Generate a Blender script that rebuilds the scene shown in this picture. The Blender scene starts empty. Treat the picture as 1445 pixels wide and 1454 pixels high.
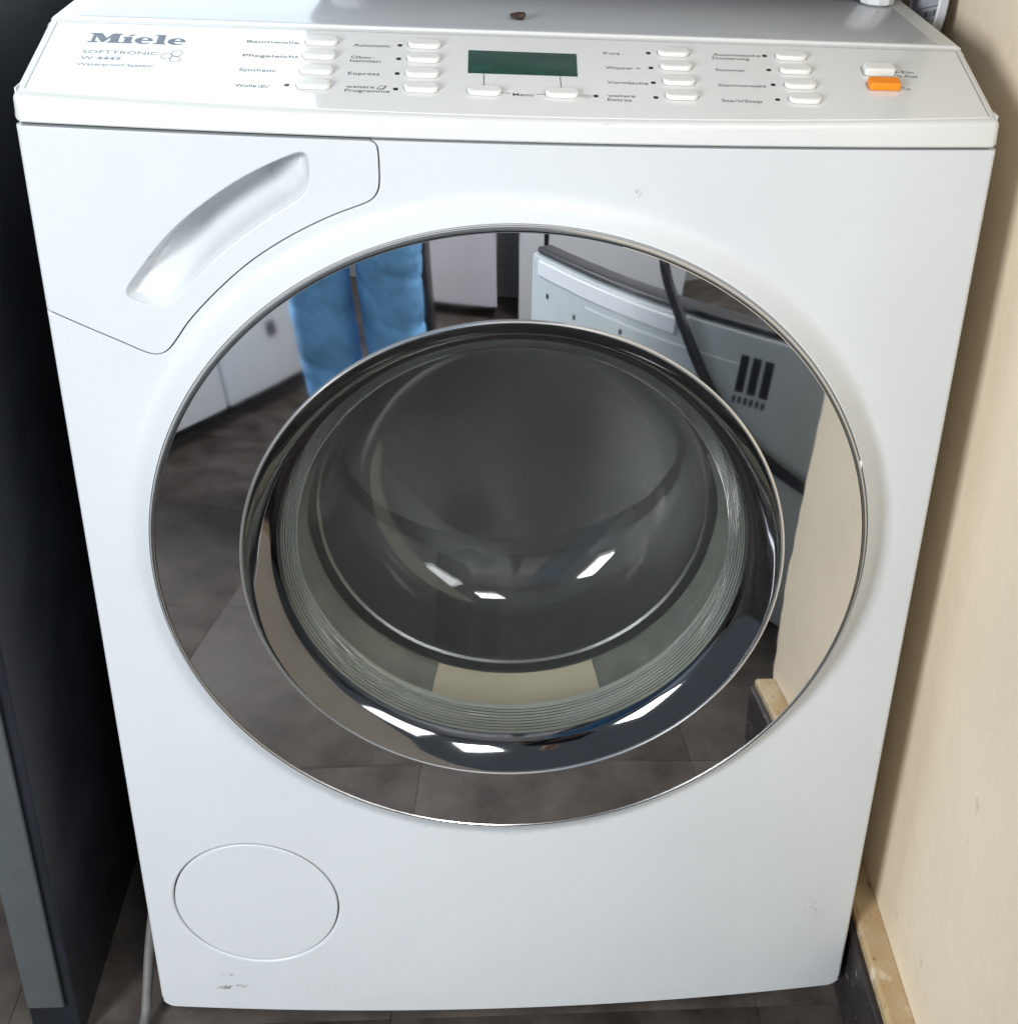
import bpy, bmesh, math, random
import numpy as np
from mathutils import Vector, Matrix, noise
from mathutils.geometry import delaunay_2d_cdt
random.seed(7)
SC = bpy.context.scene
COL = SC.collection
PI = math.pi

# ------------------------------------------------------------------ camera
CAM = bpy.data.cameras.new('camera')
camo = bpy.data.objects.new('camera', CAM)
COL.objects.link(camo)
SC.camera = camo
yaw, pitch, roll = 0.1094, -0.5175, -0.0578
f_ = Vector((math.sin(yaw)*math.cos(pitch), math.cos(yaw)*math.cos(pitch), math.sin(pitch)))
r_ = Vector((math.cos(yaw), -math.sin(yaw), 0.0))
d_ = f_.cross(r_)
r2 = r_*math.cos(roll) + d_*math.sin(roll)
d2 = -r_*math.sin(roll) + d_*math.cos(roll)
M = Matrix((r2, -d2, -f_)).transposed().to_4x4()
M.translation = Vector((-0.0209, -0.8281, 1.0506))
camo.matrix_world = M
CAM.sensor_fit = 'HORIZONTAL'
CAM.sensor_width = 36.0
CAM.lens = 1954.8/1445*36
CAM.shift_x = (722.5-877.24)/1445
CAM.shift_y = (667.13-727)/1445
CAM.clip_start = 0.02
CAM.clip_end = 50

# ------------------------------------------------------------------ light
W_ = bpy.data.worlds.new('World')
SC.world = W_
W_.use_nodes = True
W_.node_tree.nodes['Background'].inputs[0].default_value = (0.76, 0.88, 1.0, 1)
W_.node_tree.nodes['Background'].inputs[1].default_value = 0.22

def area(name, loc, target, sx, sy, energy, color):
    l = bpy.data.lights.new(name, 'AREA')
    l.shape = 'RECTANGLE'
    l.size, l.size_y, l.energy, l.color = sx, sy, energy, color
    o = bpy.data.objects.new(name, l)
    COL.objects.link(o)
    o.location = loc
    o.rotation_euler = (Vector(target)-Vector(loc)).to_track_quat('-Z', 'Y').to_euler()
    return o
# daylight from a window in front of the machine, to the left
area('window_light', (-1.42, -1.82, 1.22), (0.15, 0, 0.65), 0.5, 0.8, 51, (0.94, 0.975, 1.0))
# unseen fill light on the right, added to brighten the cupboards in the chrome
area('side_fill_light', (1.15, -1.55, 1.35), (-0.6, -1.3, 0.2), 0.7, 0.7, 11, (0.96, 0.98, 1.0))
# ceiling lamp of the room
area('ceiling_light', (0.50, -1.55, 2.15), (0.20, -1.70, 0), 0.5, 0.5, 22, (1.0, 0.98, 0.95))

SC.view_settings.view_transform = 'Standard'
SC.view_settings.look = 'None'
SC.view_settings.gamma = 1
SC.view_settings.exposure = 0.09
SC.cycles.max_bounces = 16
SC.cycles.transmission_bounces = 12
SC.cycles.glossy_bounces = 8
SC.cycles.caustics_refractive = True
SC.cycles.caustics_reflective = False
SC.cycles.blur_glossy = 0.3
SC.cycles.sample_clamp_indirect = 6

# ------------------------------------------------------------------ constants (metres)
W = 0.2975           # half width of the machine
BOW = 0.0147         # bulge of the front
ZS = 0.8098          # seam under the control panel
ZB = 0.0414          # lower edge of the front
CZ = 0.5151          # door centre height
YP, ZT, YT = 0.0954, 0.828, 0.0072
def S(x):
    return -BOW*(1-min(1.0, (x/W)**2))
SL = (0.85-ZT)/(YP-YT)
NL = math.hypot(1, SL)
UPS = Vector((0, 1/NL, SL/NL))      # up the slope of the control panel
PNORM = Vector((0, -SL/NL, 1/NL))
PO = Vector((0, YP, 0.85))
def pan(x, s, h=0.0):               # point on the control panel: s metres below its back edge
    return PO + Vector((x, 0, 0)) - UPS*s + PNORM*h

# ------------------------------------------------------------------ materials
def nodes(m):
    m.use_nodes = True
    nt = m.node_tree
    return nt, nt.nodes['Principled BSDF']
def mat(name, col, rough=0.5, metal=0.0, var=0.0, vscale=6.0, bump=0.0, bscale=200.0, coat=0.0, trans=0.0, ior=1.5,
        rvar=0.0, col2=None, emis=None, estr=0.0, spec=0.5):
    m = bpy.data.materials.new(name)
    nt, b = nodes(m)
    c = (*col, 1)
    b.inputs['Base Color'].default_value = c
    b.inputs['Roughness'].default_value = rough
    b.inputs['Metallic'].default_value = metal
    b.inputs['IOR'].default_value = ior
    b.inputs['Coat Weight'].default_value = coat
    b.inputs['Coat Roughness'].default_value = 0.08
    b.inputs['Transmission Weight'].default_value = trans
    b.inputs['Specular IOR Level'].default_value = spec
    if emis:
        b.inputs['Emission Color'].default_value = (*emis, 1)
        b.inputs['Emission Strength'].default_value = estr
    tc = nt.nodes.new('ShaderNodeTexCoord')
    if var > 0 or col2 or rvar > 0:
        n = nt.nodes.new('ShaderNodeTexNoise')
        n.inputs['Scale'].default_value = vscale
        n.inputs['Detail'].default_value = 6
        n.inputs['Roughness'].default_value = 0.6
        nt.links.new(tc.outputs['Object'], n.inputs['Vector'])
        mx = nt.nodes.new('ShaderNodeMix')
        mx.data_type = 'RGBA'
        mx.inputs['A'].default_value = (*[max(0, x*(1-var)) for x in col], 1)
        mx.inputs['B'].default_value = (*(col2 if col2 else [min(1, x*(1+var)) for x in col]), 1)
        rm = nt.nodes.new('ShaderNodeMapRange')
        rm.inputs['From Min'].default_value = 0.35
        rm.inputs['From Max'].default_value = 0.65
        nt.links.new(n.outputs['Fac'], rm.inputs['Value'])
        nt.links.new(rm.outputs['Result'], mx.inputs['Factor'])
        nt.links.new(mx.outputs['Result'], b.inputs['Base Color'])
        if rvar > 0:
            rr = nt.nodes.new('ShaderNodeMapRange')
            rr.inputs['To Min'].default_value = max(0, rough-rvar)
            rr.inputs['To Max'].default_value = rough+rvar
            nt.links.new(rm.outputs['Result'], rr.inputs['Value'])
            nt.links.new(rr.outputs['Result'], b.inputs['Roughness'])
    if bump > 0:
        n2 = nt.nodes.new('ShaderNodeTexNoise')
        n2.inputs['Scale'].default_value = bscale
        n2.inputs['Detail'].default_value = 4
        nt.links.new(tc.outputs['Object'], n2.inputs['Vector'])
        bp = nt.nodes.new('ShaderNodeBump')
        bp.inputs['Strength'].default_value = bump
        bp.inputs['Distance'].default_value = 0.002
        nt.links.new(n2.outputs['Fac'], bp.inputs['Height'])
        nt.links.new(bp.outputs['Normal'], b.inputs['Normal'])
    return m
def add_marks(m, marks, col, scale=300.0, thr=0.52):
    """dirt with a shape of its own: noisy flecks inside small ellipses (object space centre x,z / radii)"""
    nt, b = nodes(m)
    L = nt.links
    tc = nt.nodes.new('ShaderNodeTexCoord')
    total = None
    for (x, y, z, rx, rz, amt, rot) in marks:
        mp = nt.nodes.new('ShaderNodeMapping')
        mp.vector_type = 'TEXTURE'
        mp.inputs['Location'].default_value = (x, y, z)
        mp.inputs['Rotation'].default_value = (0, rot, 0)
        mp.inputs['Scale'].default_value = (rx, 1.0, rz)
        L.new(tc.outputs['Object'], mp.inputs['Vector'])
        ln = nt.nodes.new('ShaderNodeVectorMath'); ln.operation = 'LENGTH'
        L.new(mp.outputs['Vector'], ln.inputs[0])
        mr = nt.nodes.new('ShaderNodeMapRange')
        mr.inputs['From Min'].default_value = 1.0
        mr.inputs['From Max'].default_value = 0.2
        mr.inputs['To Max'].default_value = amt
        L.new(ln.outputs['Value'], mr.inputs['Value'])
        if total is None:
            total = mr.outputs['Result']
        else:
            mxm = nt.nodes.new('ShaderNodeMath'); mxm.operation = 'MAXIMUM'
            L.new(total, mxm.inputs[0]); L.new(mr.outputs['Result'], mxm.inputs[1])
            total = mxm.outputs[0]
    nz = nt.nodes.new('ShaderNodeTexNoise')
    nz.inputs['Scale'].default_value = scale
    nz.inputs['Detail'].default_value = 5
    L.new(tc.outputs['Object'], nz.inputs['Vector'])
    th = nt.nodes.new('ShaderNodeMapRange')
    th.inputs['From Min'].default_value = thr
    th.inputs['From Max'].default_value = thr+0.08
    L.new(nz.outputs['Fac'], th.inputs['Value'])
    mul = nt.nodes.new('ShaderNodeMath'); mul.operation = 'MULTIPLY'
    L.new(total, mul.inputs[0]); L.new(th.outputs['Result'], mul.inputs[1])
    mx = nt.nodes.new('ShaderNodeMix'); mx.data_type = 'RGBA'
    src = b.inputs['Base Color'].links[0].from_socket if b.inputs['Base Color'].links else None
    if src: L.new(src, mx.inputs['A'])
    else: mx.inputs['A'].default_value = b.inputs['Base Color'].default_value
    mx.inputs['B'].default_value = (*col, 1)
    L.new(mul.outputs[0], mx.inputs['Factor'])
    L.new(mx.outputs['Result'], b.inputs['Base Color'])

ENAMEL = mat('white_enamel', (0.635, 0.66, 0.68), 0.38, var=0.018, vscale=7, bump=0.02, bscale=350, rvar=0.05)
add_marks(ENAMEL, [(-0.236, 0, 0.069, 0.016, 0.0035, 0.95, -0.15), (-0.237, 0, 0.084, 0.008, 0.0015, 0.6, 0)], (0.12, 0.085, 0.05), 260, 0.44)
add_marks(ENAMEL, [(0.262, 0, 0.146, 0.018, 0.022, 0.8, 0), (-0.152, 0, 0.072, 0.03, 0.016, 0.25, 0), (-0.10, 0, 0.055, 0.12, 0.012, 0.3, 0),
                   (0.071, 0, 0.782, 0.004, 0.006, 0.9, 0), (-0.059, 0, 0.059, 0.003, 0.004, 0.9, 0), (0.15, 0, 0.05, 0.14, 0.008, 0.3, 0)], (0.36, 0.33, 0.30), 520, 0.57)
add_marks(ENAMEL, [(0, 0, .4, 2, 2, 0.5, 0)], (0.45, 0.43, 0.40), 210, 0.735)
PLASTIC = mat('ivory_plastic', (0.69, 0.70, 0.69), 0.32, var=0.012, vscale=12, bump=0.02, bscale=500)
add_marks(PLASTIC, [(-0.214, 0, 0.818, 0.014, 0.004, 0.25, 0.1), (0.05, 0, 0.822, 0.006, 0.001, 0.5, 0)], (0.35, 0.33, 0.3), 420, 0.5)
PLATE = mat('glossy_panel_plate', (0.75, 0.76, 0.75), 0.09, var=0.008, vscale=10, coat=0.5)
BUTTON = mat('button_plastic', (0.76, 0.76, 0.735), 0.3, bump=0.01, bscale=600)
ORANGE = mat('orange_plastic', (0.95, 0.27, 0.006), 0.35, var=0.03, vscale=60)
LIDM = mat('grey_white_lid', (0.47, 0.49, 0.52), 0.15, var=0.02, vscale=14, rvar=0.05, bump=0.015, bscale=60)
CASING = mat('casing_steel', (0.72, 0.72, 0.71), 0.45, var=0.02)
CHROME = mat('chrome', (0.86, 0.86, 0.87), 0.024, 1.0, var=0.02, vscale=9, rvar=0.02, bump=0.012, bscale=9)
add_marks(CHROME, [(0, 0, .5, 2, 2, 0.8, 0)], (0.16, 0.15, 0.14), 330, 0.72)
TRIM = mat('chrome_trim', (0.72, 0.71, 0.70), 0.22, 1.0, var=0.02, vscale=30)
BEAD = mat('chrome_bead', (0.90, 0.89, 0.88), 0.16, 0.9, var=0.02, vscale=30)
DCHROME = mat('glossy_black_bezel', (0.21, 0.21, 0.22), 0.06, 1.0, var=0.05, vscale=20, bump=0.06, bscale=12, ior=2.1)
BLACKP = mat('black_rubber', (0.012, 0.012, 0.012), 0.55, var=0.2, vscale=40)
GASKET = mat('grey_gasket', (0.20, 0.205, 0.18), 0.5, var=0.2, vscale=30)
STEEL = mat('drum_steel', (0.34, 0.33, 0.345), 0.34, 1.0, var=0.03, vscale=40, bump=0.06, bscale=120)
GLASS = mat('door_glass', (0.88, 0.91, 0.87), 0.035, trans=0.972, ior=1.5, var=0.02, vscale=26, rvar=0.03)
add_marks(GLASS, [(0, 0, .5, 2, 2, 0.5, 0)], (0.5, 0.52, 0.5), 240, 0.70)
INK = mat('grey_print', (0.10, 0.10, 0.11), 0.5, var=0.1, vscale=300)
INKL = mat('light_grey_print', (0.26, 0.28, 0.31), 0.5, var=0.1, vscale=300)
LOGO = mat('logo_print', (0.10, 0.12, 0.17), 0.45, var=0.1, vscale=200)
LED = mat('unlit_led', (0.03, 0.012, 0.012), 0.25, var=0.2, vscale=500)
LCD = mat('green_lcd', (0.004, 0.050, 0.034), 0.12, var=0.25, vscale=90, rvar=0.05)
WALLM = mat('cream_wall_paint', (0.92, 0.785, 0.595), 0.6, var=0.035, vscale=5, bump=0.45, bscale=45)
add_marks(WALLM, [(0, 0, 0, 3.0, 3.0, 0.5, 0)], (0.55, 0.42, 0.29), 60, 0.68)
FLOORM = mat('brown_vinyl', (0.068, 0.056, 0.048), 0.62, var=0.3, vscale=14, rvar=0.08, bump=0.2, bscale=70, col2=(0.115, 0.098, 0.086), spec=0.25)
add_marks(FLOORM, [(0, 0, 0, 5, 5, 0.7, 0)], (0.28, 0.26, 0.23), 140, 0.70)
GROUT = mat('floor_joint', (0.066, 0.056, 0.049), 0.8, var=0.2, vscale=30)
SKIRT = mat('worn_cream_paint', (0.66, 0.53, 0.35), 0.6, var=0.12, vscale=30, bump=0.5, bscale=60, col2=(0.52, 0.36, 0.18))
add_marks(SKIRT, [(0, 0, 0, 3, 3, 0.8, 0)], (0.16, 0.10, 0.05), 95, 0.62)
add_marks(SKIRT, [(0, 0, 0, 3, 3, 0.9, 0)], (0.78, 0.68, 0.52), 42, 0.57)
SKIRTD = mat('dark_brown_skirting', (0.035, 0.028, 0.028), 0.55, var=0.3, vscale=40, bump=0.2, bscale=80)
add_marks(SKIRTD, [(0, 0, 0, 3, 3, 0.8, 0)], (0.45, 0.4, 0.36), 90, 0.66)
NAVY = mat('dark_navy_lacquer', (0.015, 0.018, 0.024), 0.36, var=0.25, vscale=8, rvar=0.08)
add_marks(NAVY, [(0, 0, 0, 3, 3, 0.35, 0)], (0.3, 0.34, 0.4), 60, 0.74)
DGREY = mat('grey_door_edge', (0.085, 0.096, 0.098), 0.5, var=0.08, vscale=30)
HOSE = mat('grey_hose', (0.15, 0.145, 0.14), 0.55, var=0.1, vscale=60)
WHITEC = mat('white_cabinet_lacquer', (0.78, 0.79, 0.81), 0.25, var=0.02)
PALEC = mat('pale_lilac_lacquer', (0.76, 0.74, 0.80), 0.35, var=0.03)
GREYSH = mat('grey_sheet_metal', (0.42, 0.46, 0.47), 0.4, var=0.05, vscale=8)
BLACKM = mat('black_lacquer', (0.012, 0.012, 0.016), 0.4, var=0.2)
ROOMW = mat('grey_room_paint', (0.42, 0.42, 0.41), 0.7, var=0.03, bump=0.1, bscale=80)
MICRO = mat('grey_appliance_metal', (0.25, 0.26, 0.28), 0.35, var=0.03)
WFOOT = mat('white_foot_plastic', (0.80, 0.81, 0.83), 0.35, var=0.02)
DISCM = mat('blue_white_card', (0.50, 0.52, 0.58), 0.4, var=0.03, vscale=40)
CRUMB = mat('brown_crumb', (0.05, 0.028, 0.018), 0.7, var=0.4, vscale=400)
SKYP = mat('window_daylight', (0.5, 0.6, 0.7), 0.3, emis=(0.80, 0.91, 1.0), estr=2.6)

# ------------------------------------------------------------------ helpers
def obj(name, me, m=None, parent=None):
    o = bpy.data.objects.new(name, me)
    COL.objects.link(o)
    if m is not None and me is not None:
        me.materials.append(m)
    if parent is not None:
        o.parent = parent
    return o
def tag(o, label=None, cat=None, group=None, kind=None):
    if label: o['label'] = label
    if cat: o['category'] = cat
    if group: o['group'] = group
    if kind: o['kind'] = kind
    return o
def empty(name, loc=(0, 0, 0)):
    o = bpy.data.objects.new(name, None)
    COL.objects.link(o)
    o.location = loc
    return o
def finish(bm, name, ang=35):
    me = bpy.data.meshes.new(name)
    bmesh.ops.recalc_face_normals(bm, faces=bm.faces)
    bm.to_mesh(me)
    bm.free()
    for p in me.polygons: p.use_smooth = True
    me.set_sharp_from_angle(angle=math.radians(ang))
    return me
def bevel_box(name, lo, hi, bev=0.002, seg=2, mtx=None):
    bm = bmesh.new()
    bmesh.ops.create_cube(bm, size=1)
    for v in bm.verts:
        v.co = Vector([lo[i]+(hi[i]-lo[i])*(v.co[i]+0.5) for i in range(3)])
    if bev > 0:
        bmesh.ops.bevel(bm, geom=list(bm.edges), offset=bev, segments=seg, profile=0.5, affect='EDGES')
    if mtx is not None: bmesh.ops.transform(bm, matrix=mtx, verts=bm.verts)
    return finish(bm, name)
def lathe(name, prof, n=192, closed=False, cx=0.0, cz=CZ, ang=35):
    bm = bmesh.new()
    rings = []
    for (r, y) in prof:
        if r < 1e-6:
            rings.append([bm.verts.new((cx, y, cz))])
        else:
            rings.append([bm.verts.new((cx+r*math.cos(2*PI*k/n), y, cz+r*math.sin(2*PI*k/n))) for k in range(n)])
    pairs = list(zip(rings[:-1], rings[1:]))
    if closed: pairs.append((rings[-1], rings[0]))
    for a, b in pairs:
        for k in range(n):
            k2 = (k+1) % n
            if len(a) == 1 and len(b) == 1: continue
            if len(a) == 1: bm.faces.new((a[0], b[k], b[k2]))
            elif len(b) == 1: bm.faces.new((a[k], b[0], a[k2]))
            else: bm.faces.new((a[k], b[k], b[k2], a[k2]))
    return finish(bm, name, ang)
def tube(name, pts, r, n=10):
    bm = bmesh.new()
    P = [Vector(p) for p in pts]
    # catmull-rom resample
    Q = []
    for i in range(len(P)-1):
        p0, p1, p2, p3 = P[max(i-1, 0)], P[i], P[i+1], P[min(i+2, len(P)-1)]
        for t in [k/8 for k in range(8)]:
            Q.append(0.5*((2*p1)+(p2-p0)*t+(2*p0-5*p1+4*p2-p3)*t*t+(3*p1-p0-3*p2+p3)*t**3))
    Q.append(P[-1])
    prev = None
    for i, q in enumerate(Q):
        t = (Q[min(i+1, len(Q)-1)]-Q[max(i-1, 0)]).normalized()
        up = Vector((0, 0, 1)) if abs(t.z) < 0.9 else Vector((1, 0, 0))
        a = t.cross(up).normalized(); b = t.cross(a)
        ring = [bm.verts.new(q+a*r*math.cos(2*PI*k/n)+b*r*math.sin(2*PI*k/n)) for k in range(n)]
        if prev:
            best = min(range(n), key=lambda o: sum((prev[k].co-ring[(k+o) % n].co).length for k in range(n)))
            ring = ring[best:]+ring[:best]
            for k in range(n): bm.faces.new((prev[k], prev[(k+1) % n], ring[(k+1) % n], ring[k]))
        else: bm.faces.new(ring)
        prev = ring
    bm.faces.new(prev)
    return finish(bm, name)

# --- 2D outlines
def chaikin(pts, n=2):
    for _ in range(n):
        q = [pts[0]]
        for a, b in zip(pts[:-1], pts[1:]):
            q.append((a[0]*.75+b[0]*.25, a[1]*.75+b[1]*.25)); q.append((a[0]*.25+b[0]*.75, a[1]*.25+b[1]*.75))
        q.append(pts[-1]); pts = q
    return pts
def chaikin_closed(pts, n=2):
    for _ in range(n):
        q = []
        for i in range(len(pts)):
            a, b = pts[i], pts[(i+1) % len(pts)]
            q.append((a[0]*.75+b[0]*.25, a[1]*.75+b[1]*.25)); q.append((a[0]*.25+b[0]*.75, a[1]*.25+b[1]*.75))
        pts = q
    return pts
def resample(pts, d=0.003):
    out = []
    n = len(pts)
    for i in range(n):
        a, b = pts[i], pts[(i+1) % n]
        L = math.hypot(b[0]-a[0], b[1]-a[1])
        if L < 1e-7: continue
        k = max(1, int(round(L/d)))
        if L < d*0.25 and out and math.hypot(a[0]-out[-1][0], a[1]-out[-1][1]) < d*0.25: continue
        for j in range(k): out.append((a[0]+(b[0]-a[0])*j/k, a[1]+(b[1]-a[1])*j/k))
    return out
def area2(p): return sum(p[i][0]*p[(i+1) % len(p)][1]-p[(i+1) % len(p)][0]*p[i][1] for i in range(len(p)))/2
def offset(p, d):
    """move a CCW loop inwards by d (negative: outwards)"""
    n = len(p); out = []
    for i in range(n):
        a, b, c = p[i-1], p[i], p[(i+1) % n]
        e1 = Vector((b[0]-a[0], b[1]-a[1])).normalized(); e2 = Vector((c[0]-b[0], c[1]-b[1])).normalized()
        n1 = Vector((-e1.y, e1.x)); n2 = Vector((-e2.y, e2.x))
        m = n1+n2
        if m.length < 1e-6: m = n1
        m.normalize()
        k = (d[i] if isinstance(d, list) else d)/max(0.5, m.dot(n1))
        out.append((b[0]+m.x*k, b[1]+m.y*k))
    return out
def inside(p, x, y):
    c = False; n = len(p); j = n-1
    for i in range(n):
        xi, yi = p[i]; xj, yj = p[j]
        if (yi > y) != (yj > y) and x < (xj-xi)*(y-yi)/(yj-yi)+xi: c = not c
        j = i
    return c
def pdist(poly, x, y, closed=True):
    best = 9.0
    n = len(poly)
    for i in range(n if closed else n-1):
        a, b = poly[i], poly[(i+1) % n]
        dx, dy = b[0]-a[0], b[1]-a[1]
        L2 = dx*dx+dy*dy
        t = max(0, min(1, ((x-a[0])*dx+(y-a[1])*dy)/L2)) if L2 > 0 else 0
        q = math.hypot(x-a[0]-dx*t, y-a[1]-dy*t)
        if q < best: best = q
    return best
def inside_many(poly, P):
    A = np.array(poly); B = np.roll(A, -1, 0); c = np.zeros(len(P), bool)
    for (xa, ya), (xb, yb) in zip(A, B):
        k = (ya > P[:, 1]) != (yb > P[:, 1])
        if yb != ya: c ^= k & (P[:, 0] < (xb-xa)*(P[:, 1]-ya)/(yb-ya)+xa)
    return c
def pdist_many(poly, P, closed=True):
    A = np.array(poly); B = np.roll(A, -1, 0)
    if not closed: A, B = A[:-1], B[:-1]
    best = np.full(len(P), 9.0)
    for a, b in zip(A, B):
        d = b-a; L2 = d@d
        t = np.clip(((P-a)@d)/L2, 0, 1) if L2 > 0 else np.zeros(len(P))
        best = np.minimum(best, np.hypot(P[:, 0]-a[0]-d[0]*t, P[:, 1]-a[1]-d[1]*t))
    return best
def triangulate(outer, holes, extra):
    pts = list(outer); edges = [(i, (i+1) % len(outer)) for i in range(len(outer))]
    for h in holes:
        s = len(pts); pts += h; edges += [(s+i, s+(i+1) % len(h)) for i in range(len(h))]
    pts += extra
    vs, _, fs, ov, _, _ = delaunay_2d_cdt([Vector(q) for q in pts], edges, [], 0, 1e-7)
    V = np.array([(v.x, v.y) for v in vs]); F = np.array([tuple(f) for f in fs])
    c = V[F].mean(1)
    ok = inside_many(outer, c)
    for h in holes: ok &= ~inside_many(h, c)
    tri = [tuple(int(i) for i in f) for f in F[ok]]
    return [(v.x, v.y) for v in vs], tri, len(pts)
def front_sheet(name, outer, holes, fn, bev=0.0008, thick=0.006, grid=0.008, rings=(), hbev=None):
    """plate in the x-z plane whose front follows y = fn(x, z): rounded rims, real thickness, exact normals"""
    if area2(outer) < 0: outer = outer[::-1]
    holes = [h if area2(h) > 0 else h[::-1] for h in holes]
    hbev = hbev or [bev]*len(holes)
    ob = [0.0030 if abs(q[0]) > W-.0008 else bev for q in outer]
    A = offset(outer, ob); HA = [offset(h, -b) for h, b in zip(holes, hbev)]
    xs = [q[0] for q in A]; zs = [q[1] for q in A]
    gx, gz = np.meshgrid(np.arange(min(xs)+grid/2, max(xs), grid), np.arange(min(zs)+grid/2, max(zs), grid))
    def keep(P, md):
        ok = inside_many(A, P) & (pdist_many(A, P) > md)
        for h in HA: ok &= ~inside_many(h, P) & (pdist_many(h, P) > md)
        return [tuple(float(c) for c in q) for q in P[ok]]
    extra = keep(np.stack([gx.ravel(), gz.ravel()], 1), grid*.4)
    if len(rings): extra += keep(np.array(rings), .0012)
    v2, tri, _ = triangulate(A, HA, extra)
    def nrm(x, z):
        e = 2e-4
        gx = (fn(x+e, z)-fn(x-e, z))/(2*e); gz = (fn(x, z+e)-fn(x, z-e))/(2*e)
        return Vector((gx, -1, gz)).normalized()
    verts = [(x, fn(x, z), z) for x, z in v2]
    norms = [nrm(x, z) for x, z in v2]
    faces = []
    for t in tri:
        a, b, c = [Vector(v2[i]) for i in t]
        ccw = (b-a).x*(c-a).y-(b-a).y*(c-a).x > 0
        faces.append(t if ccw else t[::-1])        # ccw in x,z seen from -y
    def rim(loop, b, sgn):
        n = len(loop)
        bb = b if isinstance(b, list) else [b]*n
        layers = [(1-math.sin(a), 1-math.cos(a), a) for a in [PI/2*k/4 for k in range(5)]]+[(0.0, None, PI/2)]
        prev = None
        for (ins, dep, ang) in layers:
            L = offset(loop, [ins*sgn*q for q in bb])
            base = len(verts)
            for i, (x, z) in enumerate(L):
                a, c = loop[i-1], loop[(i+1) % n]
                t = Vector((c[0]-a[0], c[1]-a[1])).normalized()
                ln = Vector((t.y, 0, -t.x))*sgn
                verts.append((x, fn(x, z)+(thick if dep is None else dep*bb[i]), z))
                norms.append((nrm(x, z)*math.cos(ang)+ln*math.sin(ang)).normalized())
            if prev is not None:
                for i in range(n):
                    j = (i+1) % n
                    q = (prev+i, base+i, base+j, prev+j)
                    faces.append(q if sgn > 0 else q[::-1])
            prev = base
    rim(outer, ob, 1)
    for h, b in zip(holes, hbev): rim(h, b, -1)
    me = bpy.data.meshes.new(name)
    me.from_pydata(verts, [], faces)
    for p in me.polygons: p.use_smooth = True
    me.normals_split_custom_set_from_vertices(norms)
    return me
def flat_shape(name, outer, holes, to3d, thick=0.0):
    v2, tri, _ = triangulate(outer, holes, [])
    me = bpy.data.meshes.new(name)
    me.from_pydata([to3d(x, y) for x, y in v2], [], tri)
    return me
def circle(cx, cz, r, n=160): return [(cx+r*math.cos(2*PI*k/n), cz+r*math.sin(2*PI*k/n)) for k in range(n)]
def rrect(x0, z0, x1, z1, r, n=8):
    out = []
    for (cx, cz, a0) in ((x1-r, z0+r, -90), (x1-r, z1-r, 0), (x0+r, z1-r, 90), (x0+r, z0+r, 180)):
        for k in range(n+1):
            a = math.radians(a0+90*k/n); out.append((cx+r*math.cos(a), cz+r*math.sin(a)))
    return out

# ------------------------------------------------------------------ floor and walls
floor = obj('floor', bevel_box('floor', (-1.6, -2.75, -0.05), (1.3, 0.62, -0.0035), 0), GROUT)
tag(floor, 'dark brown vinyl tile floor under the washing machine', kind='structure')
TS = 0.3333
tme = bevel_box('floor_tile', (-TS/2+.0002, -TS/2+.0002, -0.003), (TS/2-.0002, TS/2-.0002, 0), 0.0003, 2)
tme.materials.append(FLOORM)
for i in range(-4, 4):
    for j in range(-8, 3):
        x, y = -0.105+TS*(i+.5), -0.322+TS*(j+.5)
        if y > 0.46 or x < -1.45 or x > 1.15: continue
        t = bpy.data.objects.new('floor_tile', tme); COL.objects.link(t); t.parent = floor
        t.location = (x, y, random.uniform(-.0002, .0002))
        t.rotation_euler = (random.uniform(-.0008, .0008), random.uniform(-.0008, .0008), random.choice((0, PI/2, PI, -PI/2)))
XW = 0.333
bm = bmesh.new(); prev = None
for k in range(241):                                   # plaster wall, its free end uneven
    z = 2.4*k/240
    j = .006*noise.noise(Vector((z*9, 1.7, 0)))+.004*noise.noise(Vector((z*31, 5.2, 0)))
    rg = [bm.verts.new(c) for c in ((XW, -.362+j, z), (XW+.006, -.366+j*.6, z), (XW+.12, -.366, z), (XW+.12, .62, z), (XW, .62, z))]
    if prev:
        for q in range(5): bm.faces.new((prev[q], prev[(q+1) % 5], rg[(q+1) % 5], rg[q]))
    else: bm.faces.new(rg)
    prev = rg
bm.faces.new(prev)
wall = obj('wall_right', finish(bm, 'wall_right', 20), WALLM)
tag(wall, 'cream painted wall right of the washing machine', kind='structure')
def wavy_bar(name, x0, x1, z0, z1, y0, y1, amp, seed, n=60, bev=0.003):
    bm = bmesh.new(); prev = None
    for k in range(n+1):
        y = y0+(y1-y0)*k/n
        w = [noise.noise(Vector((y*14, seed+q, 0)))*amp + noise.noise(Vector((y*60, seed+q, 3)))*amp*.5 for q in range(4)]
        prof = [(x1, z0), (x0, z0), (x0+w[0]*.3, z1-bev+w[1]*.3), (x0+bev+w[0], z1+w[1]*.4), (x1-.004, z1+w[2]*.4), (x1, z1+w[2]*.5)]
        ring = [bm.verts.new((a, y, b)) for a, b in prof]
        if prev:
            for q in range(len(ring)):
                q2 = (q+1) % len(ring); bm.faces.new((prev[q], prev[q2], ring[q2], ring[q]))
        else: bm.faces.new(ring)
        prev = ring
    bm.faces.new(prev)
    return finish(bm, name, 25)
sk = obj('baseboard', wavy_bar('baseboard', 0.3105, XW-.0005, 0.084, 0.103, -0.358, 0.6, 0.0022, 3.1), SKIRT, wall)
sk['label'] = 'cream painted wooden baseboard strip with cracked peeling paint'
sk2 = obj('skirting_strip', wavy_bar('skirting_strip', 0.3050, 0.3102, 0.0, 0.092, -0.358, 0.6, 0.0018, 9.7), SKIRTD, wall)
sk2['label'] = 'dark brown lower skirting strip with scuffed top edge'
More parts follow.
